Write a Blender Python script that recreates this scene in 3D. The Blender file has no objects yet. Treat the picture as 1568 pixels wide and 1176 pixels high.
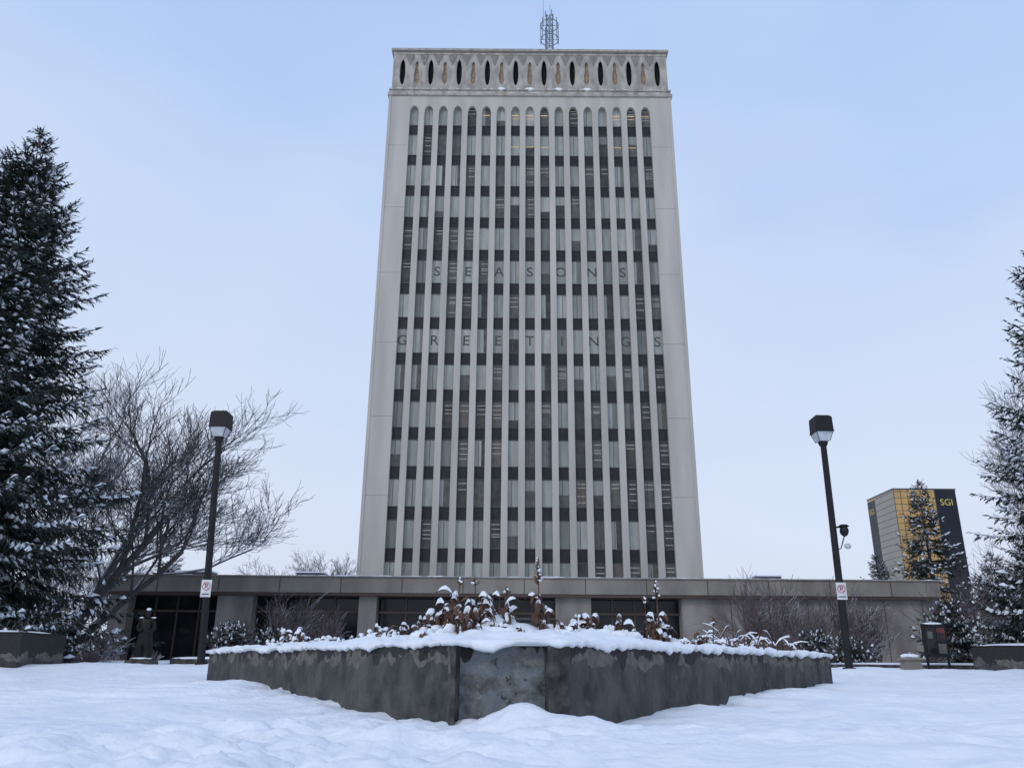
import bpy, math, random
from mathutils import Vector, Matrix, noise
R=math.radians
sc=bpy.context.scene
sc.view_settings.view_transform='Standard'; sc.view_settings.look='None'; sc.view_settings.exposure=0
COL=sc.collection
# ---------------------------------------------------------------- materials
def nz(x,y,z=0.0): return noise.noise(Vector((x,y,z)))
def mat(name,c1,c2=None,scale=4,rough=.85,bump=0,stretch=(1,1,1),detail=6,lo=.35,hi=.65,metal=0,coat=0,emit=None,es=0,bscale=None,spec=None,bdist=.03):
    m=bpy.data.materials.new(name); m.use_nodes=True; nt=m.node_tree; b=nt.nodes['Principled BSDF']
    b.inputs['Roughness'].default_value=rough; b.inputs['Metallic'].default_value=metal
    if spec is not None: b.inputs['Specular IOR Level'].default_value=spec
    if coat: b.inputs['Coat Weight'].default_value=coat; b.inputs['Coat Roughness'].default_value=.05
    tc=nt.nodes.new('ShaderNodeTexCoord'); mp=nt.nodes.new('ShaderNodeMapping'); mp.inputs['Scale'].default_value=stretch
    nt.links.new(tc.outputs['Object'],mp.inputs['Vector'])
    if c2 is None: c2=tuple(x*.8 for x in c1)
    n=nt.nodes.new('ShaderNodeTexNoise'); n.inputs['Scale'].default_value=scale; n.inputs['Detail'].default_value=detail
    nt.links.new(mp.outputs['Vector'],n.inputs['Vector'])
    r=nt.nodes.new('ShaderNodeValToRGB'); r.color_ramp.elements[0].position=lo; r.color_ramp.elements[1].position=hi
    r.color_ramp.elements[0].color=(*c1,1); r.color_ramp.elements[1].color=(*c2,1)
    nt.links.new(n.outputs['Fac'],r.inputs['Fac']); nt.links.new(r.outputs['Color'],b.inputs['Base Color'])
    if bump:
        n2=nt.nodes.new('ShaderNodeTexNoise'); n2.inputs['Scale'].default_value=bscale or scale*3; n2.inputs['Detail'].default_value=8
        nt.links.new(tc.outputs['Object'],n2.inputs['Vector'])
        bp=nt.nodes.new('ShaderNodeBump'); bp.inputs['Strength'].default_value=bump; bp.inputs['Distance'].default_value=bdist
        nt.links.new(n2.outputs['Fac'],bp.inputs['Height']); nt.links.new(bp.outputs['Normal'],b.inputs['Normal'])
    if emit: b.inputs['Emission Color'].default_value=(*emit,1); b.inputs['Emission Strength'].default_value=es
    return m
def snowtop_mat(name,c1,c2,thr=.25,scale=3,amt=1.0,snow=(.78,.82,.88)):
    "bark/twig with snow lying on upward facing sides"
    m=mat(name,c1,c2,scale=scale); nt=m.node_tree; b=nt.nodes['Principled BSDF']
    src=b.inputs['Base Color'].links[0].from_socket
    g=nt.nodes.new('ShaderNodeNewGeometry'); s=nt.nodes.new('ShaderNodeSeparateXYZ'); nt.links.new(g.outputs['Normal'],s.inputs[0])
    n=nt.nodes.new('ShaderNodeTexNoise'); n.inputs['Scale'].default_value=2.5
    a=nt.nodes.new('ShaderNodeMath'); a.operation='ADD'; nt.links.new(s.outputs['Z'],a.inputs[0]); nt.links.new(n.outputs['Fac'],a.inputs[1])
    mr=nt.nodes.new('ShaderNodeMapRange'); mr.inputs['From Min'].default_value=thr+.5; mr.inputs['From Max'].default_value=thr+.8; mr.inputs['To Max'].default_value=amt
    nt.links.new(a.outputs[0],mr.inputs['Value'])
    mx=nt.nodes.new('ShaderNodeMix'); mx.data_type='RGBA'; nt.links.new(mr.outputs[0],mx.inputs['Factor'])
    nt.links.new(src,mx.inputs['A']); mx.inputs['B'].default_value=(*snow,1); nt.links.new(mx.outputs['Result'],b.inputs['Base Color'])
    return m
M={}
M['snow']=mat('snow',(.88,.89,.91),(.80,.825,.87),scale=1.5,rough=.7,bump=.8,bscale=6,bdist=.05)
M['snowcap']=mat('snow_cap',(.88,.89,.91),(.80,.825,.87),scale=4,rough=.7,bump=.4,bscale=12)
M['conc']=mat('tower_concrete',(.50,.475,.43),(.40,.38,.345),scale=.6,rough=.9,bump=.15,stretch=(1,1,.12),bscale=5)
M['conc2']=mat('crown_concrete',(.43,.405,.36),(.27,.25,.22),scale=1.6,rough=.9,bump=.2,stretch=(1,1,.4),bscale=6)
M['concshade']=mat('crown_recess_shade',(.25,.23,.20),(.19,.175,.155),scale=2)  # darker concrete tone: shade of the crown relief put into the colour
M['fascia']=mat('podium_concrete',(.27,.245,.21),(.19,.17,.15),scale=.9,rough=.92,bump=.25,stretch=(1,1,.35),bscale=7)
M['pwall']=mat('podium_wall_concrete',(.30,.275,.25),(.16,.14,.13),scale=.9,rough=.92,bump=.25,stretch=(1,1,.3),bscale=7)
M['brown']=mat('brown_metal',(.07,.045,.035),rough=.5)
M['black']=mat('black_metal',(.010,.010,.011),(.016,.016,.018),rough=.5,spec=.25)
M['gblack']=mat('dark_glass',(.010,.011,.013),(.018,.019,.022),rough=.06,scale=.5,spec=.3)
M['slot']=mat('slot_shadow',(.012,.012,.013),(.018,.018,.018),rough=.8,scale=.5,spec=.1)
M['spand']=mat('spandrel_glass',(.020,.021,.023),(.030,.032,.034),rough=.35,scale=1.2,spec=.25)
M['frame']=mat('window_frame',(.09,.09,.088),rough=.5)
BL=[((.36,.375,.345),'a'),((.29,.305,.28),'b'),((.18,.19,.175),'c'),((.43,.44,.405),'d')]
for c,k in BL: M['bl'+k]=mat('window_blind_'+k,c,tuple(x*.78 for x in c),scale=1.1,rough=.4,stretch=(2.5,1,.5),coat=.2)
M['win1']=mat('window_dark_a',(.04,.041,.04),(.08,.08,.075),scale=1.2,rough=.2,spec=.3)
M['win2']=mat('window_dark_b',(.08,.083,.078),(.13,.13,.12),scale=1.5,rough=.25,spec=.3)
M['win3']=mat('window_brown',(.11,.095,.085),(.15,.13,.12),scale=1.2,rough=.3,spec=.3)
M['lwarm']=mat('office_light_warm',(.5,.4,.2),emit=(1,.66,.32),es=.42)
M['lcool']=mat('office_light_cool',(.4,.4,.38),emit=(1,.97,.88),es=.12)
M['amber']=mat('amber_glass',(.36,.25,.155),(.22,.165,.12),scale=3,rough=.6,spec=.15)
M['letter']=mat('letter_film',(.08,.08,.07),rough=.6)
M['gold']=mat('gold_glass',(.62,.38,.14),(.40,.25,.10),scale=.12,rough=.15,metal=.5)
M['beige']=mat('beige_glass',(.30,.27,.21),(.24,.22,.18),scale=.1,rough=.25,metal=.2)
M['blackgl']=mat('blue_black_glass',(.012,.015,.024),(.02,.024,.034),scale=.2,rough=.25,spec=.2)
M['logo']=mat('yellow_letters',(.5,.40,.12),emit=(1,.8,.2),es=.1)
M['steel']=mat('galvanised_steel',(.13,.17,.22),(.2,.24,.28),rough=.5)
M['lens']=mat('lamp_lens',(.55,.58,.60),(.4,.43,.46),scale=6,rough=.2,coat=.5)
M['white']=mat('sign_white',(.7,.7,.7),rough=.4)
M['red']=mat('sign_red',(.5,.03,.03),rough=.4)
M['poster']=mat('poster_print',(.16,.03,.02),(.012,.012,.02),scale=6,lo=.42,hi=.5,rough=.5)
M['needle']=snowtop_mat('spruce_needles',(.009,.018,.015),(.022,.036,.03),thr=.62,scale=1.5,amt=.25)
M['ssnow']=mat('branch_snow',(.80,.83,.88),(.68,.73,.80),scale=5,rough=.8)
M['bark']=mat('bark',(.05,.04,.035),(.09,.075,.065),scale=6,bump=.5)
M['twig']=snowtop_mat('dark_twigs',(.04,.037,.037),(.075,.068,.066),thr=.36,amt=.75)
M['twigf']=snowtop_mat('frosty_twigs',(.10,.10,.105),(.17,.17,.18),thr=.22,amt=.7)
M['twigp']=snowtop_mat('purple_twigs',(.07,.05,.055),(.13,.10,.105),thr=.4,amt=.75)
M['dead']=mat('dead_leaves',(.05,.026,.018),(.125,.062,.040),scale=9,rough=.8)
M['bronze']=mat('bronze',(.012,.012,.012),(.022,.020,.019),rough=.5,metal=.2,spec=.2)

# planter concrete
def planter_mat(name='planter_concrete',face=False):
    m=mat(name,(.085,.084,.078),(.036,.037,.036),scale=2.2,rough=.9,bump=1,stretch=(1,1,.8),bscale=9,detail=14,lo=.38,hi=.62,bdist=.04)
    nt=m.node_tree; b=nt.nodes['Principled BSDF']; src=b.inputs['Base Color'].links[0].from_socket
    tc=[n for n in nt.nodes if n.type=='TEX_COORD'][0]
    def noisen(sc_,st,det=9,ro=.6,off=(0,0,0)):
        mp=nt.nodes.new('ShaderNodeMapping'); mp.inputs['Scale'].default_value=st; mp.inputs['Location'].default_value=off; nt.links.new(tc.outputs['Object'],mp.inputs[0])
        n=nt.nodes.new('ShaderNodeTexNoise'); n.inputs['Scale'].default_value=sc_; n.inputs['Detail'].default_value=det; n.inputs['Roughness'].default_value=ro
        nt.links.new(mp.outputs[0],n.inputs['Vector']); return n
    sp=nt.nodes.new('ShaderNodeSeparateXYZ'); nt.links.new(tc.outputs['Object'],sp.inputs[0])
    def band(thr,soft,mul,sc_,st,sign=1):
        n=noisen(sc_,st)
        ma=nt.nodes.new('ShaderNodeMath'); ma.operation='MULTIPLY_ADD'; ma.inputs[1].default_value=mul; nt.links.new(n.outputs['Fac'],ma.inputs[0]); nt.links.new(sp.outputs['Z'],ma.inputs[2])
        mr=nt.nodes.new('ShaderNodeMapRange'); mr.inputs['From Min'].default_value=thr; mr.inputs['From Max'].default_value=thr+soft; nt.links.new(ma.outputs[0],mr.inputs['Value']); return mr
    def mix(fac,a,bcol):
        mx=nt.nodes.new('ShaderNodeMix'); mx.data_type='RGBA'; nt.links.new(fac,mx.inputs['Factor']); nt.links.new(a,mx.inputs['A'])
        if isinstance(bcol,tuple): mx.inputs['B'].default_value=(*bcol,1)
        else: nt.links.new(bcol,mx.inputs['B'])
        return mx.outputs['Result']
    def thr(sc_,st,a,z,amt,det=12,ro=.65,off=(0,0,0)):
        n=noisen(sc_,st,det,ro,off); r=nt.nodes.new('ShaderNodeMapRange'); r.inputs['From Min'].default_value=a; r.inputs['From Max'].default_value=z; r.inputs['To Max'].default_value=amt; nt.links.new(n.outputs['Fac'],r.inputs['Value']); return r.outputs[0]
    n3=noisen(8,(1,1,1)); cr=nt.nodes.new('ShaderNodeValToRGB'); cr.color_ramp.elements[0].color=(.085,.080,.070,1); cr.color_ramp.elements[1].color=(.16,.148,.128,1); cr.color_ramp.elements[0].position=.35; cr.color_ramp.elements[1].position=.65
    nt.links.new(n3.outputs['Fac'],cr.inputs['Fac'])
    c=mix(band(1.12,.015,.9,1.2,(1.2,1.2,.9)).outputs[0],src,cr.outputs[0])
    if face:
        c=mix(thr(1.9,(1,1,1.1),.42,.55,.9,14,.7,(3,0,1)),c,(.17,.19,.20))
        c=mix(thr(4.5,(1,1,1.3),.55,.59,.6,14,.75,(7,2,5)),c,(.25,.24,.21))
        c=mix(thr(3.4,(1,1,1),.57,.60,.85,14,.75,(1,4,8)),c,(.025,.025,.023))
    else:
        c=mix(thr(2.2,(1,1,1.2),.60,.70,.4),c,(.17,.165,.15))
        c=mix(thr(3.0,(1.6,1.6,.3),.60,.66,.5,6),c,(.03,.03,.03))
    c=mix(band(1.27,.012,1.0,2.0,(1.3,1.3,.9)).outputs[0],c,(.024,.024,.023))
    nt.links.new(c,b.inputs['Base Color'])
    return m
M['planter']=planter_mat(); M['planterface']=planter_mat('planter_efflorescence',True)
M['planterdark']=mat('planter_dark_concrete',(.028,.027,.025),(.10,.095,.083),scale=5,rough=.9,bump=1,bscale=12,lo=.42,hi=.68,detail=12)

# ---------------------------------------------------------------- mesh builder
class MB:
    def __init__(s): s.v=[]; s.f=[]; s.m=[]
    def add(s,vs,fs,mi=0):
        o=len(s.v); s.v+=vs; s.f+=[tuple(i+o for i in f) for f in fs]; s.m+=[mi]*len(fs)
    def box(s,x0,x1,y0,y1,z0,z1,mi=0):
        s.add([(x0,y0,z0),(x1,y0,z0),(x1,y1,z0),(x0,y1,z0),(x0,y0,z1),(x1,y0,z1),(x1,y1,z1),(x0,y1,z1)],
              [(0,3,2,1),(4,5,6,7),(0,1,5,4),(1,2,6,5),(2,3,7,6),(3,0,4,7)],mi)
    def quad(s,x0,x1,y,z0,z1,mi=0): s.add([(x0,y,z0),(x1,y,z0),(x1,y,z1),(x0,y,z1)],[(0,1,2,3)],mi)
    def tube(s,p,q,r0,r1,n=4,mi=0,cap=False):
        p=Vector(p); q=Vector(q); d=(q-p)
        if d.length<1e-6: return
        d.normalize(); a=d.cross(Vector((0,0,1)) if abs(d.z)<.9 else Vector((1,0,0))).normalized(); b=d.cross(a)
        vs=[]
        for c,r in ((p,r0),(q,r1)):
            for k in range(n):
                t=2*math.pi*k/n; w=c+a*(r*math.cos(t))+b*(r*math.sin(t)); vs.append((w.x,w.y,w.z))
        fs=[(k,(k+1)%n,n+(k+1)%n,n+k) for k in range(n)]
        if cap: fs+=[tuple(range(n))[::-1],tuple(range(n,2*n))]
        s.add(vs,fs,mi)
    def frustum(s,cx,cy,z0,z1,a0,b0,a1,b1,mi=0):
        s.add([(cx-a0,cy-b0,z0),(cx+a0,cy-b0,z0),(cx+a0,cy+b0,z0),(cx-a0,cy+b0,z0),(cx-a1,cy-b1,z1),(cx+a1,cy-b1,z1),(cx+a1,cy+b1,z1),(cx-a1,cy+b1,z1)],
              [(0,3,2,1),(4,5,6,7),(0,1,5,4),(1,2,6,5),(2,3,7,6),(3,0,4,7)],mi)
    def blob(s,c,rx,ry,rz,rng,mi=0,n=8,m=5,j=.15):
        vs=[(c[0],c[1],c[2]+rz)]
        for a in range(1,m):
            ph=math.pi*a/m
            for k in range(n):
                t=2*math.pi*k/n; q=1+rng.uniform(-j,j)
                vs.append((c[0]+rx*q*math.sin(ph)*math.cos(t),c[1]+ry*q*math.sin(ph)*math.sin(t),c[2]+rz*q*math.cos(ph)))
        vs.append((c[0],c[1],c[2]-rz)); L=len(vs)-1
        fs=[(0,1+k,1+(k+1)%n) for k in range(n)]
        for a in range(m-2):
            for k in range(n): o=1+a*n; fs.append((o+k,o+n+k,o+n+(k+1)%n,o+(k+1)%n))
        o=1+(m-2)*n; fs+=[(L,o+(k+1)%n,o+k) for k in range(n)]
        s.add(vs,fs,mi)
    def make(s,name,mats,parent=None,smooth=False,loc=None,bevel=0):
        me=bpy.data.meshes.new(name); me.from_pydata(s.v,[],s.f)
        for k in mats: me.materials.append(M[k])
        me.polygons.foreach_set('material_index',s.m)
        if smooth: me.polygons.foreach_set('use_smooth',[True]*len(s.f))
        me.update(); o=bpy.data.objects.new(name,me); COL.objects.link(o)
        if loc: o.location=loc
        if parent: o.parent=parent; o.matrix_parent_inverse=Matrix.Translation(-parent.location)
        if bevel:
            b=o.modifiers.new('b','BEVEL'); b.width=bevel; b.segments=2; b.limit_method='ANGLE'
        return o
def group(name,loc=(0,0,0)):
    e=bpy.data.objects.new(name,None); e.location=loc; e.empty_display_size=.5; COL.objects.link(e); return e
def text(name,body,size,loc,matk,parent,ext=.01):
    c=bpy.data.curves.new(name,'FONT'); c.body=body; c.size=size; c.align_x='CENTER'; c.align_y='CENTER'; c.extrude=ext
    c.materials.append(M[matk]); o=bpy.data.objects.new(name,c); COL.objects.link(o); o.location=loc; o.rotation_euler=(R(90),0,0)
    o.parent=parent; o.matrix_parent_inverse=Matrix.Translation(-parent.location); return o

# ---------------------------------------------------------------- terrain
def interp(v,T):
    for (a,b),(c,d) in zip(T,T[1:]):
        if v<=c:
            t=max(0,(v-a)/(c-a)); t=t*t*(3-2*t); return b+(d-b)*t
    return T[-1][1]
TT=[(0,0),(9.5,0),(13,.06),(16,.14),(21,.2),(25,.52),(30,.6),(3000,.6)]
G=[(.10,9.22,.45,.3,.23),(.7,8.8,.5,.35,.10),(-4.9,16.2,.6,.7,.16),(-3.4,13.3,.8,.5,.10),(-1.9,10.6,.5,.4,.05),(5.2,15.7,.8,.6,.14),(-2.6,8.6,1.2,.45,.12),(-5.5,14.6,1.8,.6,.10),(3.0,8.2,1.5,.4,.08),(7.5,19,1.0,1.2,.08),(-.6,7.6,1.1,.35,.06)]
def terr(x,y):
    z=interp(y,TT)
    if abs(x)<60 and y<60:
        z+=.07*nz(x*.45,y*.9,3)+.045*nz(x*1.2,y*2.2,7)+.07*max(0,nz(x*.35+y*.3,y*.8-x*.2,11))
        if y<26:
            r=1-abs(nz(x*.45+y*.35,y*1.1-x*.35,31))*2.4
            if r>0: z+=.12*r*r*max(0,.35+nz(x*.25,y*.25,41))
            k=max(0,nz(x*.2+3,y*.2,21)+.15)
            z+=k*(.16*nz(x*2.4,y*3.4,5)+.10*nz(x*5.5,y*6.5,9)+.05*nz(x*12,y*13,9))
        for gx,gy,sx,sy,h in G:
            d=((x-gx)/sx)**2+((y-gy)/sy)**2
            if d<9: z+=h*math.exp(-d)
    return z
def ground():
    nx,ny=420,600; xs=[]; ys=[]
    for i in range(nx+1):
        t=2*i/nx-1; xs.append(13*t+1200*t**9)
    for j in range(ny+1):
        t=j/ny; ys.append(-4+38*t+1400*t**12)
    v=[(x,y,terr(x,y)) for y in ys for x in xs]; w=nx+1
    f=[(j*w+i,j*w+i+1,(j+1)*w+i+1,(j+1)*w+i) for j in range(ny) for i in range(nx)]
    b=MB(); b.v=v; b.f=f; b.m=[0]*len(f); b.make('snow_ground',['snow'],smooth=True)
ground()

# ---------------------------------------------------------------- tower
TX,TY=1.7,72.0; PIT=1.543; HW=.475; WD=.45
def tower():
    rng=random.Random(5); g=group('office_tower',(TX,TY,0))
    b=MB(); x=lambda u:TX+u
    zs,zt,ztop=55.95,56.95,58.2
    for s in (-1,1):
        xa,xb=sorted((s*15.15,s*(8*PIT+HW)))
        z=0
        while z<ztop-.01:
            z2=min(z+7.42,ztop-.0)
            b.box(x(xa),x(xb),TY-.0,TY+22,z,z2-.03,0); z=z2
        b.box(x(xa+.04),x(xb-.04),TY+.04,TY+21.9,0,ztop-.06,0)
        xe=s*15.15; b.box(*sorted((x(xe),x(xe-s*.28))),TY-.05,TY-.003,0,ztop-.02,0)
    for c in range(16):
        xc=(c-7.5)*PIT; hw=PIT/2-HW
        b.box(x(xc-hw),x(xc+hw),TY+.03,TY+WD,0,zs,0)
    N=10
    for c in range(17):
        xc=(c-8)*PIT
        arc=[(xc-HW*math.cos(math.pi*k/N), zs+(zt-zs)*math.sin(math.pi*k/N)**.85) for k in range(N+1)]
        vs=[];fs=[]
        for (ax,az) in arc: vs+=[(x(ax),TY+.03,az),(x(ax),TY+.03,ztop),(x(ax),TY+WD,az)]
        for k in range(N):
            a=3*k; fs+=[(a,a+3,a+4,a+1),(a,a+2,a+5,a+3)]
        b.add(vs,fs,0)
        if c<16:
            xa=xc+HW; b.add([(x(xa),TY+.03,zs),(x(xa+PIT-2*HW),TY+.03,zs),(x(xa+PIT-2*HW),TY+.03,ztop),(x(xa),TY+.03,ztop)],[(0,1,2,3)],0)
    b.box(x(-15.0),x(15.0),TY+.9,TY+21.8,0,ztop,1)
    b.make('concrete_frame',['conc','frame'],g)
    w=MB(); keys=['spand','bla','blb','blc','bld','win1','win2','win3','frame','lwarm','lcool']
    yb=TY+WD
    for c in range(17):
        xc=x((c-8)*PIT); x0,x1=xc-HW-.02,xc+HW+.02
        ztopc=57.0
        for k in range(15):
            zc=54.1-3.71*k; zb0,zb1=zc-.6,zc+.6
            letter=(k==5 and c in(2,4,6,8,10,12,14)) or (k==7 and c%2==0)
            p=rng.random()
            dark=.20+.13*(c>10)+.10*(k>7)
            if c in (3,4) and 3<k<12: dark+=.15
            if letter: ty='blind'
            elif p<dark: ty='dark'
            else: ty='blind'
            if ty=='blind':
                mi=rng.choice([1,1,1,1,2,2,4,3]); 
                if rng.random()<.24 and not letter:
                    s=x0+(x1-x0)*rng.choice([.35,.5,.65]); m2=rng.choice([2,3,6,5]); 
                    w.quad(x0,s,yb,zb1,ztopc,mi); w.quad(s,x1,yb,zb1,ztopc,m2)
                elif rng.random()<.14 and not letter:
                    s=zb1+(ztopc-zb1)*rng.choice([.3,.45,.6]); w.quad(x0,x1,yb,s,ztopc,mi); w.quad(x0,x1,yb,zb1,s,rng.choice([5,6]))
                else: w.quad(x0,x1,yb,zb1,ztopc,mi)
            else:
                mi=rng.choice([5,5,6,6,7 if k>7 else 6]); w.quad(x0,x1,yb,zb1,ztopc,mi)
                if rng.random()<.75:
                    n=rng.choice([2,3,4]); a=rng.uniform(.0,.2)
                    for q in range(n):
                        zz=ztopc-.35-q*(.3+.3*rng.random())-.05
                        if zz>zb1+.2: w.quad(x0+.08+a,x1-.1,yb-.012,zz,zz+.055,10)
            if k==0 and c in(5,7,8,9,14,15,16): w.quad(x0+.1,x1-.12,yb-.012,56.0,56.1,9)
            if k==0 and c in(7,8,14,15): w.quad(x0+.1,x1-.12,yb-.012,55.6,55.66,9)
            if k==1 and c in(7,8,9,14,15): 
                w.quad(x0+.08,x1-.1,yb-.012,52.05,52.12,9)
            if rng.random()<.4 and not letter: xm=xc+rng.choice([-.12,0,.12]); w.box(xm-.02,xm+.02,yb-.05,yb-.004,zb1,ztopc,8)
            w.quad(x0,x1,yb,zb0,zb1,0)
            w.box(x0,x1,yb-.06,yb-.003,zb1-.04,zb1+.03,8); w.box(x0,x1,yb-.05,yb-.003,zb0-.03,zb0+.03,8)
            ztopc=zb0
    w.make('windows',keys,g)
    for i,ch in enumerate('SEASONS'):
        text('letter_'+str(i),ch,1.45,(x((2+2*i-8)*PIT),yb-.02,37.4),'letter',g)
    for i,ch in enumerate('GREETINGS'):
        text('letter_b'+str(i),ch,1.45,(x((2*i-8)*PIT),yb-.02,30.0),'letter',g)
    k=MB()
    k.box(x(-15.3),x(15.3),TY-.14,TY+22.1,58.2,58.55,0); k.box(x(-15.05),x(15.05),TY+.02,TY+21.9,58.55,58.95,0)
    k.box(x(-15.2),x(15.2),TY-.08,TY+22,58.95,59.1,0)
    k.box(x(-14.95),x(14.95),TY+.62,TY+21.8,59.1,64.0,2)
    for s in(-1,1):
        xa,xb=sorted((s*9.5*PIT,s*14.95)); k.box(x(xa),x(xb),TY+.1,TY+.62,59.1,63.7,0)
    k.box(x(-15.0),x(15.0),TY+.05,TY+21.85,63.7,64.0,0)
    k.box(x(-15.12),x(15.12),TY-.05,TY+22,64.0,64.12,1); k.box(x(-15.2),x(15.2),TY-.14,TY+22.1,64.12,64.4,0)
    cz,hh,hwid=61.4,2.3,PIT/2
    ang=sorted([2*math.pi*i/28+.01 for i in range(28)]+[math.atan2(sz*hh,sx*hwid)%(2*math.pi) for sx in(-1,1) for sz in(-1,1)])
    def W(s):
        T=[(0,0),(.04,.12),(.15,.2),(.4,.22),(.62,.13),(.72,.10),(.82,.15),(.92,.12),(1,0)]
        for (a,p),(c2,q) in zip(T,T[1:]):
            if s<=c2: return p+(q-p)*(s-a)/(c2-a)
        return 0
    for c in range(19):
        xc=x((c-9)*PIT); amber=c%2==1; vs=[];n=len(ang)
        for t in ang:
            ct,st=math.cos(t),math.sin(t); q=min(hwid/abs(ct) if abs(ct)>1e-6 else 1e9,hh/abs(st) if abs(st)>1e-6 else 1e9)
            ox,oz=q*ct,q*st
            te=math.atan2(st/hh,ct/hwid); sn=math.sin(te)
            if amber: hx=(1 if math.cos(te)>=0 else -1)*W((1+sn)/2)*1.15; hz=1.5*sn-.05
            else: hx=.285*math.cos(te); hz=1.68*sn
            vs+=[(xc+ox,TY+.1,cz+oz),(xc+hx*1.35,TY+.1,cz+hz*1.04),(xc+hx,TY+.18,cz+hz),(xc+hx,TY+.58,cz+hz)]
        for i in range(n):
            a,d=4*i,4*((i+1)%n)
            k.add([vs[a],vs[d],vs[d+1],vs[a+1]],[(0,1,2,3)],0)
            k.add([vs[a+1],vs[d+1],vs[d+2],vs[a+2]],[(0,1,2,3)],0)
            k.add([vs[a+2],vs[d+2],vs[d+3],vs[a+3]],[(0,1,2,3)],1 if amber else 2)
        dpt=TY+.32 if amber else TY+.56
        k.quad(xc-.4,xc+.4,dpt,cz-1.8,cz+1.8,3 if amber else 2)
    for c in range(20):
        xc=x((c-9.5)*PIT)
        for (za,zb2) in ((63.6,62.3),(59.15,59.9)):
            hw2=.46
            if c in(0,19): continue
            k.add([(xc-hw2,TY+.095,za),(xc+hw2,TY+.095,za),(xc,TY+.095,zb2),(xc-hw2,TY+.02,za),(xc+hw2,TY+.02,za),(xc,TY+.02,zb2)],
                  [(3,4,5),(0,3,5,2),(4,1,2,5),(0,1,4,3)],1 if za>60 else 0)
    k.make('crown',['conc2','concshade','slot','amber'],g)
    s=MB(); r2=random.Random(3)
    for c in range(19):
        xc=x((c-9)*PIT)
        if c in(7,9,11,13): s.blob((xc,TY-.0,59.12),.5,.10,.22,r2)
        for q in range(2): s.blob((xc+r2.uniform(-.7,.7),TY-.02,59.1),r2.uniform(.1,.35),.08,.05,r2)
    for q in range(40): s.blob((x(r2.uniform(-15,15)),TY-.08,58.56),r2.uniform(.1,.5),.07,.05,r2)
    s.make('ledge_snow',['snowcap'],g,smooth=True)
tower()
def antenna():
    b=MB(); cx,cy=4.3,80.0
    def lat(r,z0,z1,n):
        P=[(cx+sx*r,cy+sy*r) for sx,sy in((-1,-1),(1,-1),(1,1),(-1,1))]
        for p in P: b.tube((*p,z0),(*p,z1),.06,.06,4)
        h=(z1-z0)/n
        for i in range(n):
            for k in range(4):
                p,q=P[k],P[(k+1)%4]
                b.tube((*p,z0+i*h),(*q,z0+(i+1)*h),.035,.035,3); b.tube((*q,z0+i*h),(*p,z0+(i+1)*h),.035,.035,3); b.tube((*p,z0+i*h),(*q,z0+i*h),.035,.035,3)
    lat(.38,64,76.6,14)
    for zr in (73.0,75.2):
        for k in range(12):
            a,c=2*math.pi*k/12,2*math.pi*(k+1)/12
            b.tube((cx+1.1*math.cos(a),cy+1.1*math.sin(a),zr),(cx+1.1*math.cos(c),cy+1.1*math.sin(c),zr),.06,.06,4)
            if k%3==0: b.tube((cx,cy,zr),(cx+1.1*math.cos(a),cy+1.1*math.sin(a),zr),.04,.04,3)
    for k in range(7):
        a=2*math.pi*k/7+.2; X,Y=cx+1.1*math.cos(a),cy+1.1*math.sin(a); b.tube((X,Y,72.5),(X,Y,75.8),.055,.055,5)
    for k in range(4):
        a=2*math.pi*k/4+.5; X,Y=cx+.55*math.cos(a),cy+.55*math.sin(a); b.tube((X,Y,76.3),(X,Y,77.2),.06,.06,5); b.tube((cx,cy,76.6),(X,Y,76.6),.03,.03,3)
    b.tube((cx-.75,cy,75),(cx-.75,cy,79.6),.035,.02,4); b.tube((cx+.1,cy,76),(cx+.1,cy,78.4),.03,.02,4)
    b.make('roof_antenna',['steel'])
antenna()

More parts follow.
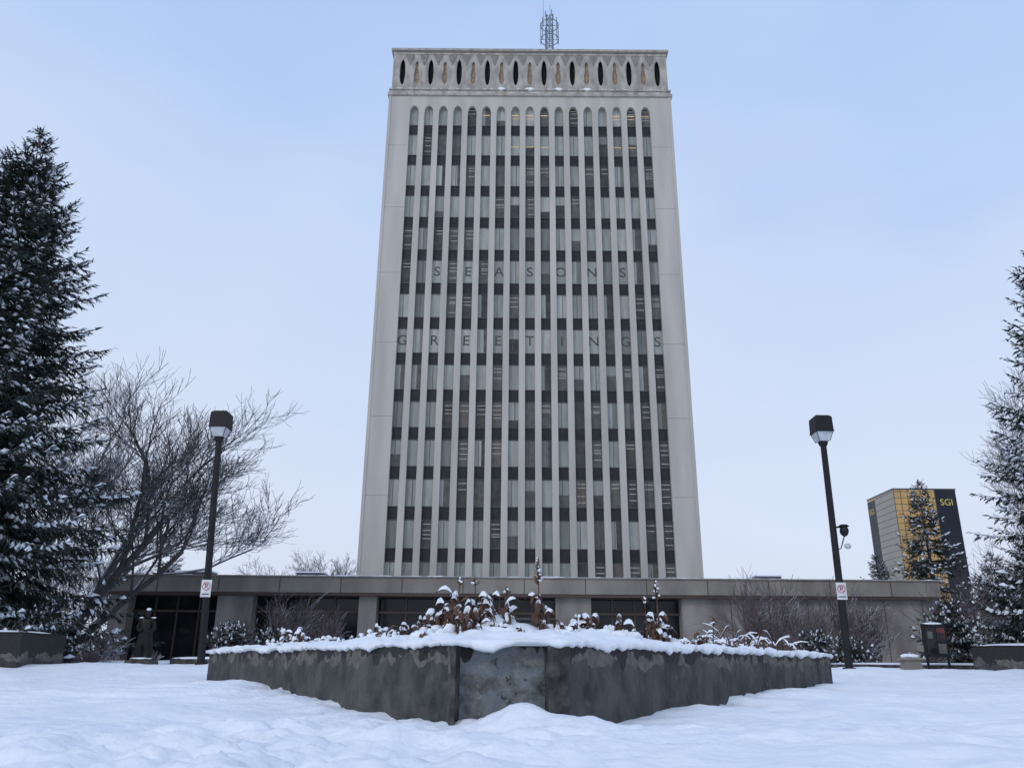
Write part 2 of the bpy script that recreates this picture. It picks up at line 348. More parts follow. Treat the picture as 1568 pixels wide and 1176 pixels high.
# ---------------------------------------------------------------- podium
def podium():
    PY=42.0; g=group('podium_building',(0,PY,.6)); b=MB(); x0,x1=-20.5,21.8
    b.box(x0,x1,PY,PY+26,3.95,4.70,0)
    b.box(x0-.05,x1+.05,PY-.06,PY+26.05,4.70,4.78,0)
    b.box(x0+.1,x1-.1,PY+.05,PY+25.8,3.80,3.95,2)
    b.make('roof_fascia',['fascia','pwall','brown'],g,bevel=.02)
    j=MB(); x=x0+2.6
    while x<x1: j.box(x-.02,x+.02,PY-.008,PY+.0,3.96,4.69,0); x+=3.1
    j.make('fascia_joints',['brown'],g)
    w=MB(); yw=PY+.9
    segs=[(-20.3,-19.4,'c'),(-19.4,-14.9,'g'),(-14.9,-13.1,'c'),(-13.1,-7.7,'g'),(-7.7,-6.8,'c'),(-6.8,-2.5,'g'),(-2.5,2.3,'e'),(2.3,4.1,'c'),(4.1,8.7,'g'),(8.7,9.9,'c'),(9.9,21.6,'c')]
    for a,c,t in segs:
        if t=='c': w.box(a,c,yw-.5,yw+20,.3,3.8,0)
        else:
            w.box(a,c,yw+.3,yw+20,.3,3.8,1)
            n=max(2,int((c-a)/1.1))
            for i in range(1,n): xm=a+(c-a)*i/n; w.box(xm-.04,xm+.04,yw+.18,yw+.297,.3,3.8,2)
            if t=='e':
                w.box(a+.02,c-.02,yw+.2,yw+.29,2.75,2.85,3)
                for q in range(3): w.box(a+.6+1.3*q,a+.63+1.3*q+.9,yw+.27,yw+.296,1.0,2.6,4)
            w.box(a,c,yw+.1,yw+.297,3.0,3.12,2)
    xx=11.2
    while xx<21: w.box(xx-.02,xx+.02,yw-.51,yw-.5,.5,3.8,2); xx+=1.95
    w.make('walls_and_glazing',['pwall','gblack','brown','frame','win2'],g)
    s=MB(); rr=random.Random(8)
    for i in range(90):
        xx=rr.uniform(x0,x1); s.blob((xx,PY+rr.uniform(.1,.5),4.78),rr.uniform(.2,.9),.25,rr.uniform(.02,.05),rr)
    s.box(x0+.3,x1-.3,PY+.5,PY+25,4.781,4.84,0)
    s.make('roof_snow',['snowcap'],g,smooth=True)
    v=MB()
    for xx,ww in((-11.2,.75),(-17.6,.9),(14.4,.7)):
        v.box(xx-ww,xx+ww,PY+4,PY+5,4.84,5.32,0); v.box(xx-ww*.9,xx+ww*.9,PY+3.97,PY+4,4.9,5.1,1); v.box(xx-ww-.05,xx+ww+.05,PY+3.95,PY+5.05,5.32,5.4,2)
    v.make('roof_vents',['frame','black','snowcap'],g)
podium()

# ---------------------------------------------------------------- distant glass building
def glassb():
    g=group('glass_office_building',(78,156,0)); b=MB(); x0,x1,y0,y1,H=71.9,83.6,150,161.5,31.9; xs=79.6
    b.box(x0,xs,y0,y1,0,H,0); b.box(xs,x1,y0,y1,0,H,1)
    b.box(x0-.06,x0-.003,y0+.0,y0+8,0,H-.1,2); b.box(x0-.06,x0-.003,y0+8,y1,0,H-.4,1)
    z=1.5
    while z<H: 
        b.box(x0,xs,y0-.06,y0-.003,z,z+.08,3); b.box(x0-.09,x0-.062,y0,y0+8,z,z+.08,3); z+=1.2
    xx=x0
    while xx<xs: b.box(xx,xx+.07,y0-.08,y0-.062,0,H,3); xx+=1.28
    b.box(x0-.1,x1+.1,y0-.1,y1,H,H+.25,3)
    b.make('tower_block',['gold','blackgl','beige','frame'],g)
    text('logo','SGI',1.7,(xs+2.0,y0-.1,H-2.4),'logo',g)
    o=text('logo_side','SGI',1.5,(x0-.1,y0+9.8,H-2.6),'logo',g); o.rotation_euler=(R(90),0,R(-90))
glassb()

# ---------------------------------------------------------------- planter
PL=[(-7.41,21),(-.64,9.45),(.66,9.45),(7.9,21),(.7,33),(-.6,33)]
def inpl(x,y,mg=0):
    n=len(PL)
    for i in range(n):
        ax,ay=PL[i]; bx,by=PL[(i+1)%n]; L=math.hypot(bx-ax,by-ay)
        if ((bx-ax)*(y-ay)-(by-ay)*(x-ax))/L<mg: return False
    return True
def stop(x,y):
    return .98+.07*nz(x*1.1,y*1.1,2)+.07*nz(x*3,y*3,4)+.04*nz(x*6,y*6,4)+.22*math.exp(-((x-.15)/1.3)**2-((y-12.2)/1.0)**2)
def planter():
    g=group('concrete_planter',(0,9.5,0))
    O=[(-7.41,21),(-.66,9.5),(-.60,9.44),(-.56,9.62),(.39,9.62),(.42,9.42),(.66,9.47),(7.9,21),(.7,33),(-.6,33)]
    mi=[0,2,2,1,2,2,0,0,0,0]
    b=MB(); zt=.885; n=len(O)
    for i in range(n):
        p,q=O[i],O[(i+1)%n]; L=math.hypot(q[0]-p[0],q[1]-p[1]); k=max(1,int(L/.08)); dx,dy=(q[0]-p[0])/L,(q[1]-p[1])/L; nxn,nyn=dy,-dx
        cols=[];zr=[-.4,0,.1,.2,.3,.4,.5,.58,.65,.72,.78,.83,.87,.885]
        for a in range(k+1):
            t=a/k; px,py=p[0]+(q[0]-p[0])*t,p[1]+(q[1]-p[1])*t
            for z in zr:
                e=0.015*nz(px*3,py*3,z*3)+.012*nz(px*9,py*9,z*9)
                if abs(px)<1.1 and py<11: e-=.07*max(0,nz(px*6,py*6,z*6+9))
                if a in(0,k): e=0
                cols.append((px+nxn*e,py+nyn*e,z))
        m=len(zr)
        fs=[(a*m+c,(a+1)*m+c,(a+1)*m+c+1,a*m+c+1) for a in range(k) for c in range(m-1)]
        b.add(cols,fs,mi[i])
    b.add([(p[0],p[1],zt) for p in O],[tuple(range(n))],0)
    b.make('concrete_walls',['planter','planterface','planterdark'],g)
    per=[]; n=len(PL)
    for i in range(n):
        p,q=PL[i],PL[(i+1)%n]; L=math.hypot(q[0]-p[0],q[1]-p[1]); k=int(L/.05)
        for a in range(k): per.append((p[0]+(q[0]-p[0])*a/k,p[1]+(q[1]-p[1])*a/k))
    cx,cy=.1,20.0; s=MB(); rings=[]
    def ring(off,zf):
        r=[]
        for (x,y) in per:
            d=math.hypot(x-cx,y-cy); o=off+(.05*nz(x*2.5,y*2.5,1)+.02*nz(x*8,y*8,1) if off<.02 else 0); f=1-o/d; X,Y=cx+(x-cx)*f,cy+(y-cy)*f
            r.append((X,Y,zf(x,y,X,Y)))
        rings.append(r)
    lip=lambda x,y,X,Y:.86-.07*max(-.3,nz(x*2.2,y*2.2,5))-.05*nz(x*7,y*7,5)-.02*nz(x*15,y*15,5)
    ring(.05,lambda x,y,X,Y:.87); ring(-.02,lambda *a:lip(*a)); ring(-.07,lambda *a:lip(*a)+.02); ring(-.09,lambda *a:lip(*a)+.05)
    ring(-.05,lambda x,y,X,Y:.925+.03*nz(X*2,Y*2,8)); ring(.03,lambda x,y,X,Y:.945+.03*nz(X*2,Y*2,8))
    for off in(.12,.2,.28,.36,.45,.55,.65,.8,.9,1.0,1.1,1.2,1.35,1.5,1.65,1.8,2.0,2.2,2.4,2.6,2.8,3,3.3,3.7,4.2,4.8,5.4,6.2): ring(off,lambda x,y,X,Y:stop(X,Y)-.03*max(0,1-off))
    w=len(per); s.v=[p for r in rings for p in r]+[(cx,cy,1.05)]
    for r in range(len(rings)-1):
        for i in range(w): s.f.append((r*w+i,r*w+(i+1)%w,(r+1)*w+(i+1)%w,(r+1)*w+i))
    c=len(s.v)-1; r=len(rings)-1
    for i in range(w): s.f.append((r*w+i,r*w+(i+1)%w,c))
    s.m=[0]*len(s.f); s.make('snow_cover',['snowcap'],g,smooth=True)
planter()

def leaf(b,p,az,L,rise,w,rng,mi=0):
    "arching then drooping, slightly crumpled blade"
    n=6; pts=[]; x,y,z=p; el=rise; dr=rng.uniform(.3,.75)
    for i in range(n+1):
        pts.append((x,y,z,w*math.sin(math.pi*(.10+.90*i/n))*rng.uniform(.75,1.2)+.004)); st=L/n
        x+=math.cos(az)*math.cos(el)*st; y+=math.sin(az)*math.cos(el)*st; z+=math.sin(el)*st; el=max(-1.5,el-dr*rng.uniform(.5,1.4)); az+=rng.uniform(-.25,.25)
    vs=[];sx,sy=-math.sin(az),math.cos(az)
    for q in pts: vs+=[(q[0]-sx*q[3],q[1]-sy*q[3],q[2]-.4*q[3]),(q[0],q[1],q[2]+.25*q[3]),(q[0]+sx*q[3],q[1]+sy*q[3],q[2]-.4*q[3])]
    b.add(vs,[(3*i+k,3*i+k+1,3*i+k+4,3*i+k+3) for i in range(n) for k in(0,1)],mi)
    return pts,az
def plants():
    rng=random.Random(12); b=MB(); s=MB()
    def ridge(pts,az,i0,i1,th):
        "continuous snow strip lying along the top of a bent leaf"
        sx,sy=-math.sin(az),math.cos(az); P=pts[i0:i1+1]; m=len(P)
        if m<2: return
        vs=[]
        for i,q in enumerate(P):
            e=math.sin(math.pi*(.12+.76*i/(m-1))); w=(q[3]*1.05+.006)*rng.uniform(.8,1.1)*(.6+.4*e); h=th*e*rng.uniform(.75,1.3)
            z=q[2]+.1*q[3]
            vs+=[(q[0]-sx*w,q[1]-sy*w,z-.3*q[3]),(q[0]-sx*w*.6,q[1]-sy*w*.6,z+h*.8),(q[0]+sx*w*.1,q[1]+sy*w*.1,z+h),(q[0]+sx*w*.7,q[1]+sy*w*.7,z+h*.7),(q[0]+sx*w,q[1]+sy*w,z-.3*q[3])]
        fs=[(5*i+k,5*i+k+1,5*i+k+6,5*i+k+5) for i in range(m-1) for k in range(4)]+[(0,1,2,3,4),tuple(5*(m-1)+k for k in(4,3,2,1,0))]
        s.add(vs,fs)
    def clump(x,y,H,n=12,spread=1):
        z0=stop(x,y)-.04
        for i in range(n):
            az=rng.uniform(0,6.28); st=H*rng.uniform(.2,.98)
            r0=rng.uniform(0,.13)*spread; px,py=x+r0*math.cos(az),y+r0*math.sin(az)
            tx,ty=px+.07*rng.uniform(-1,1)*(.5+H),py+.06*rng.uniform(-1,1)
            b.tube((px,py,z0),(tx,ty,z0+st),.010,.008,3)
            pts,a=leaf(b,(tx,ty,z0+st),az,rng.uniform(.14,.32)*(.6+H),rng.uniform(.1,.9),rng.uniform(.025,.05),rng)
            if rng.random()<.85: ridge(pts,a,0,rng.choice([2,3,4]),rng.uniform(.025,.055))
            for q in(.85,.6,.35):
                pts,a=leaf(b,(px+(tx-px)*q,py+(ty-py)*q,z0+st*q),az+rng.uniform(1,5),rng.uniform(.12,.26)*(.6+H),rng.uniform(-.8,.3),rng.uniform(.022,.045),rng)
                if rng.random()<.3: ridge(pts,a,0,rng.choice([2,3]),rng.uniform(.015,.035))
        for i in range(6):
            s.blob((x+rng.uniform(-.26,.26)*spread,y+rng.uniform(-.18,.18),z0+H*rng.uniform(-.05,.22)),rng.uniform(.08,.20),rng.uniform(.08,.15),rng.uniform(.04,.085),rng,n=10,m=6,j=.2)
    for x,y,H,n in((-.78,11.6,.60,9),(-.42,11.8,.64,10),(-.08,12.1,.54,7),(.44,12.0,.50,10),(-1.05,11.9,.44,8),(-.6,11.3,.36,7),(-.2,11.6,.26,5),(.2,11.4,.18,4),(-1.4,12.5,.36,7),(.8,11.7,.22,5),(1.15,12.4,.30,7),(1.6,12.7,.26,6),(2.2,13.1,.48,11),(2.38,13.3,.44,8),(-1.7,12.9,.34,7),(-2.1,13.6,.30,7)): clump(x,y,H,n)
    for i in range(150):
        for _ in range(20):
            y=10.9+11*rng.random()**1.15; x=rng.uniform(-7,7.3)
            if inpl(x,y,.35): break
        else: continue
        if y<11.9 and abs(x-.15)<1.0: continue
        clump(x,y,rng.uniform(.08,.34),rng.randint(4,7))
    for x,y,z1,h in((.42,12.0,2.14,.36),(2.32,13.1,1.94,.30),(-.74,11.5,1.80,.10),(-.10,12.1,1.72,.10),(-.47,11.7,1.82,.10),(3.6,15.0,1.45,.12),(2.1,12.9,1.66,.10)):
        z0=stop(x,y); lx=rng.uniform(-.05,.05)
        b.tube((x,y,z0),(x+lx,y,z1),.013,.006,4)
        for i in range(int(h/.018)):
            t=i/(h/.018); zz=z1-h*t; r=.008+.055*t
            if rng.random()<.55: s.blob((x+lx+rng.uniform(-r,r),y+rng.uniform(-r,r),zz),.014+.02*t,.014+.02*t,.016,rng,n=6,m=4,j=.3)
            for q in range(4): b.tube((x+lx,y,zz-.03),(x+lx+rng.uniform(-1.6,1.6)*r,y+rng.uniform(-r,r),zz+.02),.010,.005,3)
    for i in range(100):
        x=rng.uniform(4.0,6.4); y=rng.uniform(16.5,19.8)
        if inpl(x,y,.2):
            p,a=leaf(b,(x,y,stop(x,y)),rng.uniform(0,6.28),rng.uniform(.6,1.1),rng.uniform(.9,1.4),.012,rng)
            if rng.random()<.5: ridge(p,a,1,4,.025)
    g=group('dried_perennials',(0,12,1)); b.make('dead_stems_and_leaves',['dead'],g); s.make('snow_lumps',['snowcap'],g,smooth=True)
plants()

# ---------------------------------------------------------------- side planters
def sideplanter(x0,x1,y0,y1,zt):
    b=MB(); b.box(x0,x1,y0,y1,.1,zt,0); b.box(x0+.05,x1-.05,y0+.05,y1-.05,zt,zt+.05,0)
    b.blob(((x0+x1)/2,(y0+y1)/2,zt+.05),(x1-x0)*.51,(y1-y0)*.54,.10,random.Random(2),1,n=40,m=8,j=.03)
    b.make('low_concrete_planter',['planter','snowcap','planterdark'],bevel=.02)
sideplanter(-21,-13.84,24,26.4,1.36); sideplanter(14.35,21,25,26.4,1.22)

# ---------------------------------------------------------------- street lamps
def lamp(x,y,z0,zt,lean,extra):
    g=group('street_lamp',(x,y,z0)); b=MB(); d=lean
    b.tube((x,y,z0-.3),(x+d,y,zt-.95),.115,.095,12); b.tube((x,y,z0-.3),(x,y,z0+.12),.2,.18,12,cap=True)
    X=x+d
    b.tube((X,y,zt-1.0),(X,y,zt-.88),.12,.16,12,cap=True)
    b.frustum(X,y,zt-.56,zt-.10,.285,.285,.275,.275); b.frustum(X,y,zt-.10,zt-.03,.275,.275,.2,.2)
    b.frustum(X,y,zt-.58,zt-.55,.30,.30,.30,.30)
    for sx in(-1,1):
        for sy in(-1,1): b.tube((X+sx*.17,y+sy*.17,zt-.88),(X+sx*.27,y+sy*.27,zt-.56),.014,.014,4)
    b.make('pole_and_hood',['black'],g,bevel=.01)
    l=MB(); l.frustum(X,y,zt-.87,zt-.585,.16,.16,.25,.25); l.make('glass_lens',['lens'],g)
    s=MB(); s.blob((X,y,zt-.03),.2,.2,.03,random.Random(1)); s.make('snow',['snowcap'],g,smooth=True)
    if extra:
        e=MB(); zc=4.55; e.tube((x,y-.05,zc+.15),(x+.32,y-.1,zc+.15),.03,.03,6); e.blob((x+.30,y-.15,zc+.02),.13,.15,.17,random.Random(3),j=.02,n=12,m=8); e.frustum(x+.30,y-.12,zc+.15,zc+.22,.14,.14,.08,.08)
        e.tube((x+.3,y-.12,zc-.12),(x+.16,y-.1,zc-.5),.02,.015,6); e.tube((x+.16,y-.1,zc-.5),(x,y,zc-.55),.015,.015,6)
        e.make('flood_light',['black'],g,smooth=True)
        l=MB(); l.blob((x+.32,y-.22,zc-.45),.11,.08,.09,random.Random(3),j=.02); l.make('camera_dome',['lens'],g,smooth=True)
lamp(-9.03,25,.5,8.3,-.33,False); lamp(9.93,25,.5,8.3,.04,True)
def psign(x,z):
    g=group('parking_sign',(x,24.84,z)); b=MB(); y=24.86
    b.box(x-.15,x+.15,y,y+.012,z-.25,z+.25,0)
    n=24
    for k in range(n):
        a,c=2*math.pi*k/n,2*math.pi*(k+1)/n
        b.add([(x+r*math.cos(t),y-.004,z+.06+r*math.sin(t)) for r,t in((.12,a),(.12,c),(.1,c),(.1,a))],[(0,3,2,1)],1)
    b.add([(x-.09,y-.005,z+.15),(x-.078,y-.005,z+.162),(x+.09,y-.005,z-.03),(x+.078,y-.005,z-.042)],[(0,3,2,1)],1)
    b.box(x-.11,x+.11,y-.006,y-.001,z-.18,z-.155,2); b.box(x-.01,x+.1,y+.012,y+.03,z-.02,z+.02,2)
    b.make('plate',['white','red','black'],g); text('letter_p','P',.2,(x,y-.003,z+.06),'black',g,.001)
psign(-9.12,2.72); psign(9.93,2.78)

# ---------------------------------------------------------------- poster board, statue, small things
def poster():
    g=group('poster_board',(13.6,27,.55)); b=MB(); x,y=13.6,27
    b.box(x-.38,x+.38,y,y+.08,.95,1.95,0); b.box(x-.36,x-.30,y+.01,y+.07,.4,.95,0); b.box(x+.30,x+.36,y+.01,y+.07,.4,.95,0)
    b.box(x-.30,x+.0,y-.006,y,1.05,1.85,1); b.box(x+.06,x+.32,y-.006,y,1.4,1.85,2); b.box(x+.06,x+.32,y-.006,y,1.05,1.35,3); b.box(x-.24,x-.08,y-.010,y-.006,1.5,1.72,3)
    b.blob((x,y+.04,1.96),.36,.07,.04,random.Random(1),4); b.make('board',['black','gblack','poster','win2','snowcap'],g)
poster()
def statue():
    x,y,z=-11.65,27.0,.62; g=group('bronze_statue',(x,y,z))
    b=MB(); b.frustum(0,0,0,.14,.42,.36,.38,.32); b.frustum(0,0,.14,.2,.3,.26,.28,.24); o=b.make('plinth',['planterdark'],g); o.location=(x,y,z-.1)
    vt=[((0,0,.62),.15),((0,0,.80),.15),((0,0,.98),.17),((0,0,1.13),.12),((0,-.01,1.2),.06),((0,-.02,1.28),.085),((0,-.03,1.36),.07),
        ((-.17,0,1.09),.075),((-.22,-.04,.88),.065),((-.09,-.17,.82),.046),((-.02,-.19,.86),.035),
        ((.17,0,1.09),.075),((.24,-.02,.87),.065),((.14,-.15,.78),.046),((.09,-.18,.80),.035),
        ((-.08,0,.5),.15),((-.09,-.02,.3),.15),((-.10,0,.10),.16),((-.10,-.12,.06),.05),((.08,0,.5),.15),((.10,.01,.3),.15),((.11,.02,.10),.16),((.12,-.12,.06),.05)]
    ed=[(0,1),(1,2),(2,3),(3,4),(4,5),(5,6),(2,7),(7,8),(8,9),(9,10),(2,11),(11,12),(12,13),(13,14),(0,15),(15,16),(16,17),(17,18),(0,19),(19,20),(20,21),(21,22)]
    me=bpy.data.meshes.new('figure'); me.from_pydata([v[0] for v in vt],ed,[]); me.materials.append(M['bronze'])
    o=bpy.data.objects.new('figure',me); COL.objects.link(o); sk=o.modifiers.new('s','SKIN'); sk.use_smooth_shade=True
    for i,d in enumerate(me.skin_vertices[0].data): d.radius=(vt[i][1],vt[i][1]); d.use_root=(i==0)
    u=o.modifiers.new('u','SUBSURF'); u.levels=2; u.render_levels=2
    o.location=(x,y,z+.02); o.scale=(1.15,1.15,1.12); o.parent=g; o.matrix_parent_inverse=Matrix.Translation(-g.location)
    s=MB(); r=random.Random(1); s.blob((x,y-.01,z+1.60),.075,.08,.045,r,n=10,m=6); s.blob((x-.19,y,z+1.34),.08,.06,.025,r); s.blob((x+.19,y,z+1.34),.08,.06,.025,r); s.blob((x,y-.05,z+.10),.34,.28,.04,r,n=14)
    s.make('snow',['snowcap'],g,smooth=True)
statue()
def stone():
    b=MB(); r=random.Random(4); b.frustum(12.7,27,.5,.85,.28,.2,.24,.18,0); b.frustum(12.7,27,.85,.92,.32,.24,.3,.22,0); b.blob((12.7,27,.95),.3,.22,.09,r,1,n=12,m=6)
    b.make('stone_pedestal',['fascia','snowcap'])
    k=MB(); k.box(-11.0,-8.5,27.6,27.9,.45,.72,0); k.blob((-9.8,27.75,.74),1.3,.2,.05,r,1,n=20); k.make('garden_kerb',['planterdark','snowcap'])
    k=MB(); k.box(10.5,20,28.4,28.7,.45,.70,0); k.blob((15.2,28.55,.72),4.8,.2,.05,r,1,n=20); k.make('garden_kerb',['planterdark','snowcap'])
stone()

# ---------------------------------------------------------------- spruces
def spruce(name,loc,H,Rad,seed,levels,nb=6,twl=.42,snow=.5,base=.06,step=.2,power=.85,sw=1.0):
    rng=random.Random(seed); U=rng.uniform; V=[];F=[];MI=[]
    cos,sin=math.cos,math.sin
    def tri(a,b,c,m):
        o=len(V); V.extend((a,b,c)); F.append((o,o+1,o+2)); MI.append(m)
    def spray(p,az,el,tl,sn=None):
        dx,dy,dz=cos(az)*cos(el),sin(az)*cos(el),sin(el); sx,sy=-sin(az),cos(az)
        for k in range(6):
            t=k/6; bx,by,bz=p[0]+dx*tl*t,p[1]+dy*tl*t,p[2]+dz*tl*t
            sd=(-1 if k%2 else 1)*U(.15,.42)*tl*(1-.5*t); w=.06*tl+.008; f=U(.3,.5)*tl; dn=U(-.34,.04)*tl
            wz=U(-w,w)
            tri((bx-dx*w,by-dy*w,bz-wz),(bx+dx*w*1.6,by+dy*w*1.6,bz+wz),(bx+dx*f+sx*sd,by+dy*f+sy*sd,bz+dz*f+dn),0)
        tri((p[0]-sx*.03,p[1]-sy*.03,p[2]),(p[0]+sx*.03,p[1]+sy*.03,p[2]),(p[0]+dx*tl*1.15,p[1]+dy*tl*1.15,p[2]+dz*tl),0)
        if rng.random()<(snow if sn is None else sn):
            w=U(.12,.26)*tl*sw; l0,l1=U(0,.2)*tl,U(.6,1.0)*tl; h=(.04+.08*tl)*sw; px,py,pz=p[0],p[1],p[2]+.01
            o=len(V); mid=(l0+l1)/2
            V.extend([(px+dx*l0,py+dy*l0,pz+dz*l0),(px+dx*mid-sx*w,py+dy*mid-sy*w,pz+dz*mid-.05),(px+dx*l1,py+dy*l1,pz+dz*l1-.03),(px+dx*mid+sx*w,py+dy*mid+sy*w,pz+dz*mid-.05),(px+dx*mid,py+dy*mid,pz+dz*mid+h)])
            F.extend([(o,o+1,o+4),(o+1,o+2,o+4),(o+2,o+3,o+4),(o+3,o,o+4)]); MI.extend([1]*4)
    n=8
    for k in range(n):
        a,c=6.2832*k/n,6.2832*(k+1)/n; r=.018*H; o=len(V)
        V.extend([(r*cos(a),r*sin(a),-.4),(r*cos(c),r*sin(c),-.4),(.02,0,H)]); F.append((o,o+1,o+2)); MI.append(2)
    for i in range(levels):
        t=base+(1-base)*((i+U(0,1))/levels); z=t*H; Lm=Rad*(1-t)**power*(1+.12*sin(i*1.7))+.14
        for q in range(nb if t<.9 else 4):
            az=U(0,6.283); L=Lm*U(.6,1.12); el0=-.15+.75*t; p=(0,0,z); m=max(2,int(L/step)); st=L/m; pa=az
            load=U(0,1)
            for j in range(1,m+1):
                s=j/m; el=el0-.55*sin(math.pi*s*.9)*(1-.6*t)+.25*s; pa+=U(-.06,.06)
                q0=p; p=(p[0]+cos(pa)*cos(el)*st,p[1]+sin(pa)*cos(el)*st,p[2]+sin(el)*st)
                o=len(V); V.extend([(q0[0],q0[1],q0[2]-.02),(q0[0],q0[1],q0[2]+.02),(p[0],p[1],p[2]+.012),(p[0],p[1],p[2]-.012)]); F.append((o,o+1,o+2,o+3)); MI.append(2)
                if s<.22 and L>1: continue
                tl=twl*(.55+.75*(1-s))*min(1,.45+L*.35)*U(.7,1.2)
                for sd in(-1,1): spray(p,pa+sd*U(.55,1.1),el-U(.05,.55),tl,snow*(.2+1.5*load*load)*(.4+.9*s))
                if rng.random()<.6: spray(p,pa+U(-.5,.5),el-U(.5,1.2),tl*.85,0)
            spray(p,pa,el+.1,twl*.8*min(1,.4+L*.4),min(1,snow*2*load+.1))
    for k in range(5): spray((0,0,H-.1*k),U(0,6.28),1.0,.3)
    b=MB(); b.v=V; b.f=F; b.m=MI
    return b.make(name,['needle','ssnow','bark'],loc=loc)
spruce('spruce_tree',(-19.4,28,.4),20.6,6.5,1,74,9,twl=.72,snow=.5,step=.27)
spruce('spruce_tree',(-25.0,29,.4),20.6,7.8,2,62,9,twl=.76,snow=.5,step=.3)
spruce('spruce_tree',(19.6,26,.4),15.6,4.8,3,60,9,twl=.60,snow=.55,step=.22)
spruce('spruce_tree',(30.7,60,.5),13.3,3.4,4,36,8,twl=.8,step=.4,snow=.4)
spruce('spruce_tree',(27.3,61,.5),7.9,2.4,5,22,7,twl=.7,step=.4,snow=.4)
spruce('spruce_tree',(-24.9,60,.5),9.2,2.8,6,24,7,twl=.6,step=.35,snow=.4)
spruce('spruce_tree',(37,58,.5),9.0,3.6,7,24,7,twl=.7,step=.4,snow=.4)
spruce('spruce_tree',(33.5,57,.5),7.5,3.6,8,22,8,twl=.7,step=.4,snow=.4)
for i,(x,y,H,Rr) in enumerate([(-10.3,31,1.4,1.1),(-9.0,32,1.2,1.1),(11.2,31,1.3,.9),(12.4,31,1.0,1.0),(17.4,29,3.2,2.0),(16.2,31,2.4,1.5),(-15.5,28.5,2.0,1.6),(19.5,29.5,5.0,2.8),(21.8,32,6,3)]):
    spruce('evergreen_shrub',(x,y,.5),H,Rr,20+i,int(10+H*4),8,twl=.34,step=.17,snow=.4,base=.05,power=.7)

# ---------------------------------------------------------------- bare trees
def grow(S,p,d,L,r,dep,rng,up,kids,spread,top=False):
    n=4 if dep>1 else 3; U=rng.uniform
    if top: n=5
    for i in range(n):
        w=.16 if dep>3 else .26
        d=Vector((d.x+U(-w,w),d.y+U(-w,w),d.z+U(-w,w)+up)); d.normalize()
        q=p+d*(L/n); r1=r*(1-.42/n); S.append((p,q,r,r1)); p=q; r=r1
        if dep>0 and (i>=(2 if top else 1) or dep<3):
            for k in range(kids if i<n-1 else kids+1):
                if rng.random()<.15: continue
                ax=Vector((U(-1,1),U(-1,1),U(-1,1))); ax=d.cross(ax)
                if ax.length<.01: continue
                ax.normalize(); a=U(.5,1.1)*spread; nd=d*math.cos(a)+ax*math.sin(a); nd.z=nd.z*.9+.1+up
                if nd.z<-.25: nd.z=abs(nd.z)*.4
                nd.normalize()
                grow(S,p,nd,L*U(.42,.66),r*U(.5,.66),dep-1,rng,up,kids,spread)
def bare(name,loc,stems,dep,seed,matk,up=.05,kids=2,spread=.75,rmin=.008):
    rng=random.Random(seed); S=[]
    for (dx,dy,dz,L,r) in stems:
        grow(S,Vector((rng.uniform(-.1,.1),rng.uniform(-.1,.1),-.2)),Vector((dx,dy,dz)).normalized(),L,r,dep,rng,up,kids,spread,True)
    b=MB()
    for p,q,a,c in S:
        b.tube(p,q,max(a,rmin),max(c,rmin*.7),7 if a>.07 else (4 if a>.025 else 3))
    return b.make(name,[matk],loc=loc)
bare('bare_tree',(-19.3,36,.5),[(.42,0,1,7.6,.20),(.66,.1,.85,6.8,.16),(.15,.2,1,6.4,.13)],4,11,'twig',up=.05,spread=.8,rmin=.0105)
bare('bare_tree',(-21.6,39,.5),[(.55,0,1,6.4,.13),(.8,.1,1,6.2,.12),(.2,0,1,6,.12)],4,19,'twigf',up=.05,spread=.8,rmin=.010)
bare('bare_tree',(-24.5,40,.5),[(.25,0,1,7.3,.18),(.5,.2,1,6.8,.14)],4,13,'twigf',up=.06,spread=.75,rmin=.010)
bare('bare_tree',(23.6,34,.5),[(-.10,0,1,6.2,.17),(-.28,.1,1,5.6,.12),(.2,.1,1,5.6,.12)],4,15,'twigf',up=.07,spread=.66,rmin=.010)
bare('bare_tree',(-15.5,70,.5),[(.2,0,1,5.2,.08),(-.3,0,1,5.0,.08)],4,16,'twigf',up=.05,spread=.8,rmin=.012)
def shrub(x,y,H,n,seed,matk='twigp',w=.6,dep=2):
    rng=random.Random(seed); st=[(rng.uniform(-w,w),rng.uniform(-w,w),1,H*rng.uniform(.5,.72),.018) for i in range(n)]
    bare('leafless_shrub',(x,y,.5),st,dep,seed,matk,up=.06,kids=2,spread=.6,rmin=.0075)
for i,(x,y,H,n,w) in enumerate([(-9.4,36,2.7,16,.6),(-8.1,36.5,2.3,14,.6),(-11.2,35,1.9,14,.7),(10.4,36,3.3,13,.45),(11.6,36.3,3.1,13,.5),(12.8,36.5,3.4,13,.45),(14.2,36,3.0,13,.5),(15.8,36.5,2.6,13,.5),(11.2,32,1.6,14,.7),(13.0,32,1.5,14,.8),(-15.3,27,1.1,14,.9),(-14.2,29,1.2,12,.8),(-17.5,31,2.5,12,.6),(18.6,34,3.0,12,.6),(20.3,36,4,14,.6),(22.5,38,4.5,14,.6),(-12.6,29.5,.7,14,1.2),(-13.6,27.5,.7,12,1.2),(14.5,29.5,.9,14,1.2)]):
    shrub(x,y,H,n,40+i,w=w,dep=2)
for i,(x,y,H) in enumerate([(31,50,5.4),(34,52,5.2),(27.5,48,3.9),(38,56,8),(42,60,8),(-24,46,6),(-29,50,8)]):
    rng=random.Random(i); st=[(rng.uniform(-.6,.6),rng.uniform(-.6,.6),1,H*.6,.06) for k in range(6)]
    bare('bare_tree',(x,y,.4),st,3,70+i,'twigf',up=.05,kids=2,spread=.7,rmin=.014)
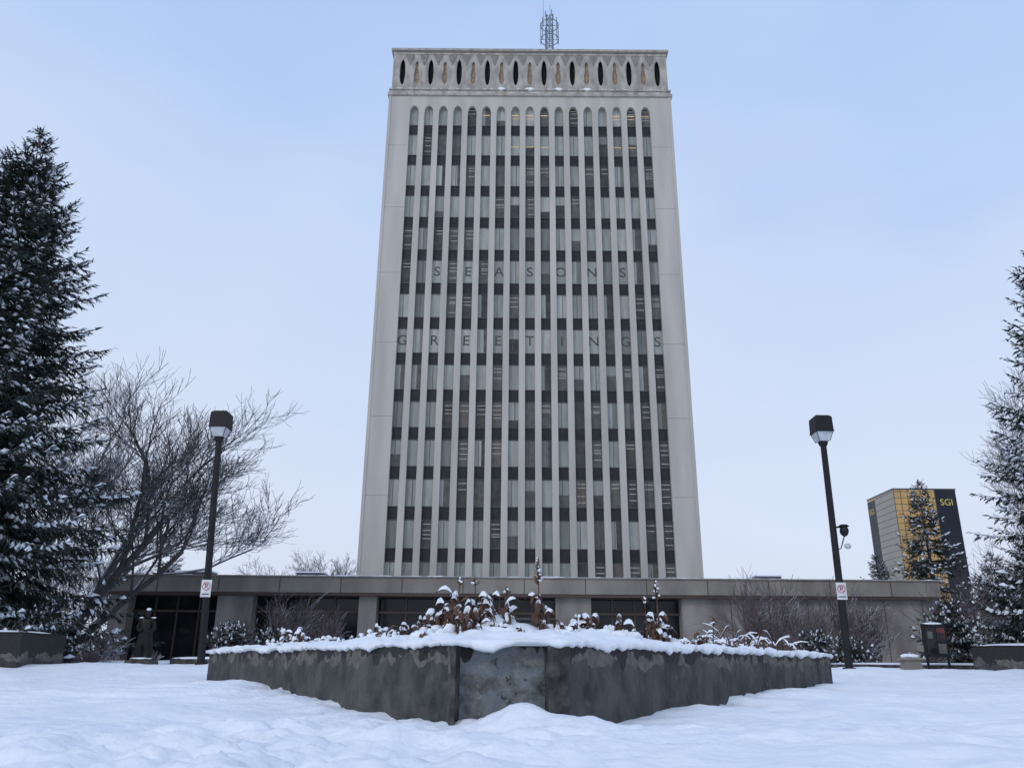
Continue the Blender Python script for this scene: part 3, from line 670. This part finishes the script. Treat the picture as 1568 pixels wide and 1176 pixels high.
def belt():
    rng=random.Random(9); S=[]
    for i in range(70):
        if i%2: x=rng.uniform(48,140)
        else: x=rng.uniform(-150,-50)
        y=rng.uniform(100,140); H=rng.uniform(7,13)
        grow(S,Vector((x,y,0)),Vector((rng.uniform(-.1,.1),0,1)),H*.6,.14,2,rng,.05,3,.8)
    b=MB()
    for p,q,a,c in S: b.tube(p,q,max(a,.04),max(c,.03),3)
    b.make('distant_trees',['twigf'])
belt()

# ---------------------------------------------------------------- sky & light
w=bpy.data.worlds.new('World'); sc.world=w; w.use_nodes=True; nt=w.node_tree; bg=nt.nodes['Background']
sky=nt.nodes.new('ShaderNodeTexSky'); sky.sky_type='NISHITA'; sky.sun_disc=False; sky.sun_elevation=R(36); sky.sun_rotation=R(215)
tc=nt.nodes.new('ShaderNodeTexCoord'); sp=nt.nodes.new('ShaderNodeSeparateXYZ'); nt.links.new(tc.outputs['Generated'],sp.inputs[0])
ns=nt.nodes.new('ShaderNodeTexNoise'); ns.inputs['Scale'].default_value=1.5; ns.inputs['Detail'].default_value=4
mp=nt.nodes.new('ShaderNodeMapping'); mp.inputs['Scale'].default_value=(1,1,2.0); nt.links.new(tc.outputs['Generated'],mp.inputs[0]); nt.links.new(mp.outputs[0],ns.inputs['Vector'])
ma=nt.nodes.new('ShaderNodeMath'); ma.operation='MULTIPLY_ADD'; ma.inputs[1].default_value=.7; nt.links.new(ns.outputs['Fac'],ma.inputs[0]); nt.links.new(sp.outputs['Z'],ma.inputs[2])
mr=nt.nodes.new('ShaderNodeMapRange'); mr.inputs['From Max'].default_value=1.4; nt.links.new(ma.outputs[0],mr.inputs['Value'])
cr=nt.nodes.new('ShaderNodeValToRGB'); E=cr.color_ramp.elements
E[0].position=.22; E[0].color=(.63,.69,.83,1); E[1].position=.95; E[1].color=(.45,.60,.92,1)
e=E.new(.42); e.color=(.69,.76,.92,1); e=E.new(.60); e.color=(.59,.71,.94,1); e=E.new(.75); e.color=(.45,.61,.93,1)
nt.links.new(mr.outputs[0],cr.inputs['Fac'])
ml=nt.nodes.new('ShaderNodeVectorMath'); ml.operation='SCALE'; ml.inputs['Scale'].default_value=10.5; nt.links.new(cr.outputs['Color'],ml.inputs[0])
mx=nt.nodes.new('ShaderNodeMix'); mx.data_type='RGBA'; mx.inputs['Factor'].default_value=.92
nt.links.new(sky.outputs['Color'],mx.inputs['A']); nt.links.new(ml.outputs[0],mx.inputs['B']); nt.links.new(mx.outputs['Result'],bg.inputs['Color']); bg.inputs['Strength'].default_value=.1
L=bpy.data.lights.new('sun','SUN'); L.energy=.8; L.angle=R(18); L.color=(1,.96,.9); lo=bpy.data.objects.new('sun',L); COL.objects.link(lo); lo.rotation_euler=(R(54),0,R(-35))
# ---------------------------------------------------------------- camera
cam=bpy.data.cameras.new('camera'); co=bpy.data.objects.new('camera',cam); COL.objects.link(co)
cam.sensor_width=36; cam.lens=36*1235/1568; cam.clip_end=5000; cam.clip_start=.05
co.matrix_world=Matrix.Translation((0,0,.7))@Matrix.Rotation(R(109),4,'X')@Matrix.Rotation(R(.43),4,'Z')
sc.camera=co
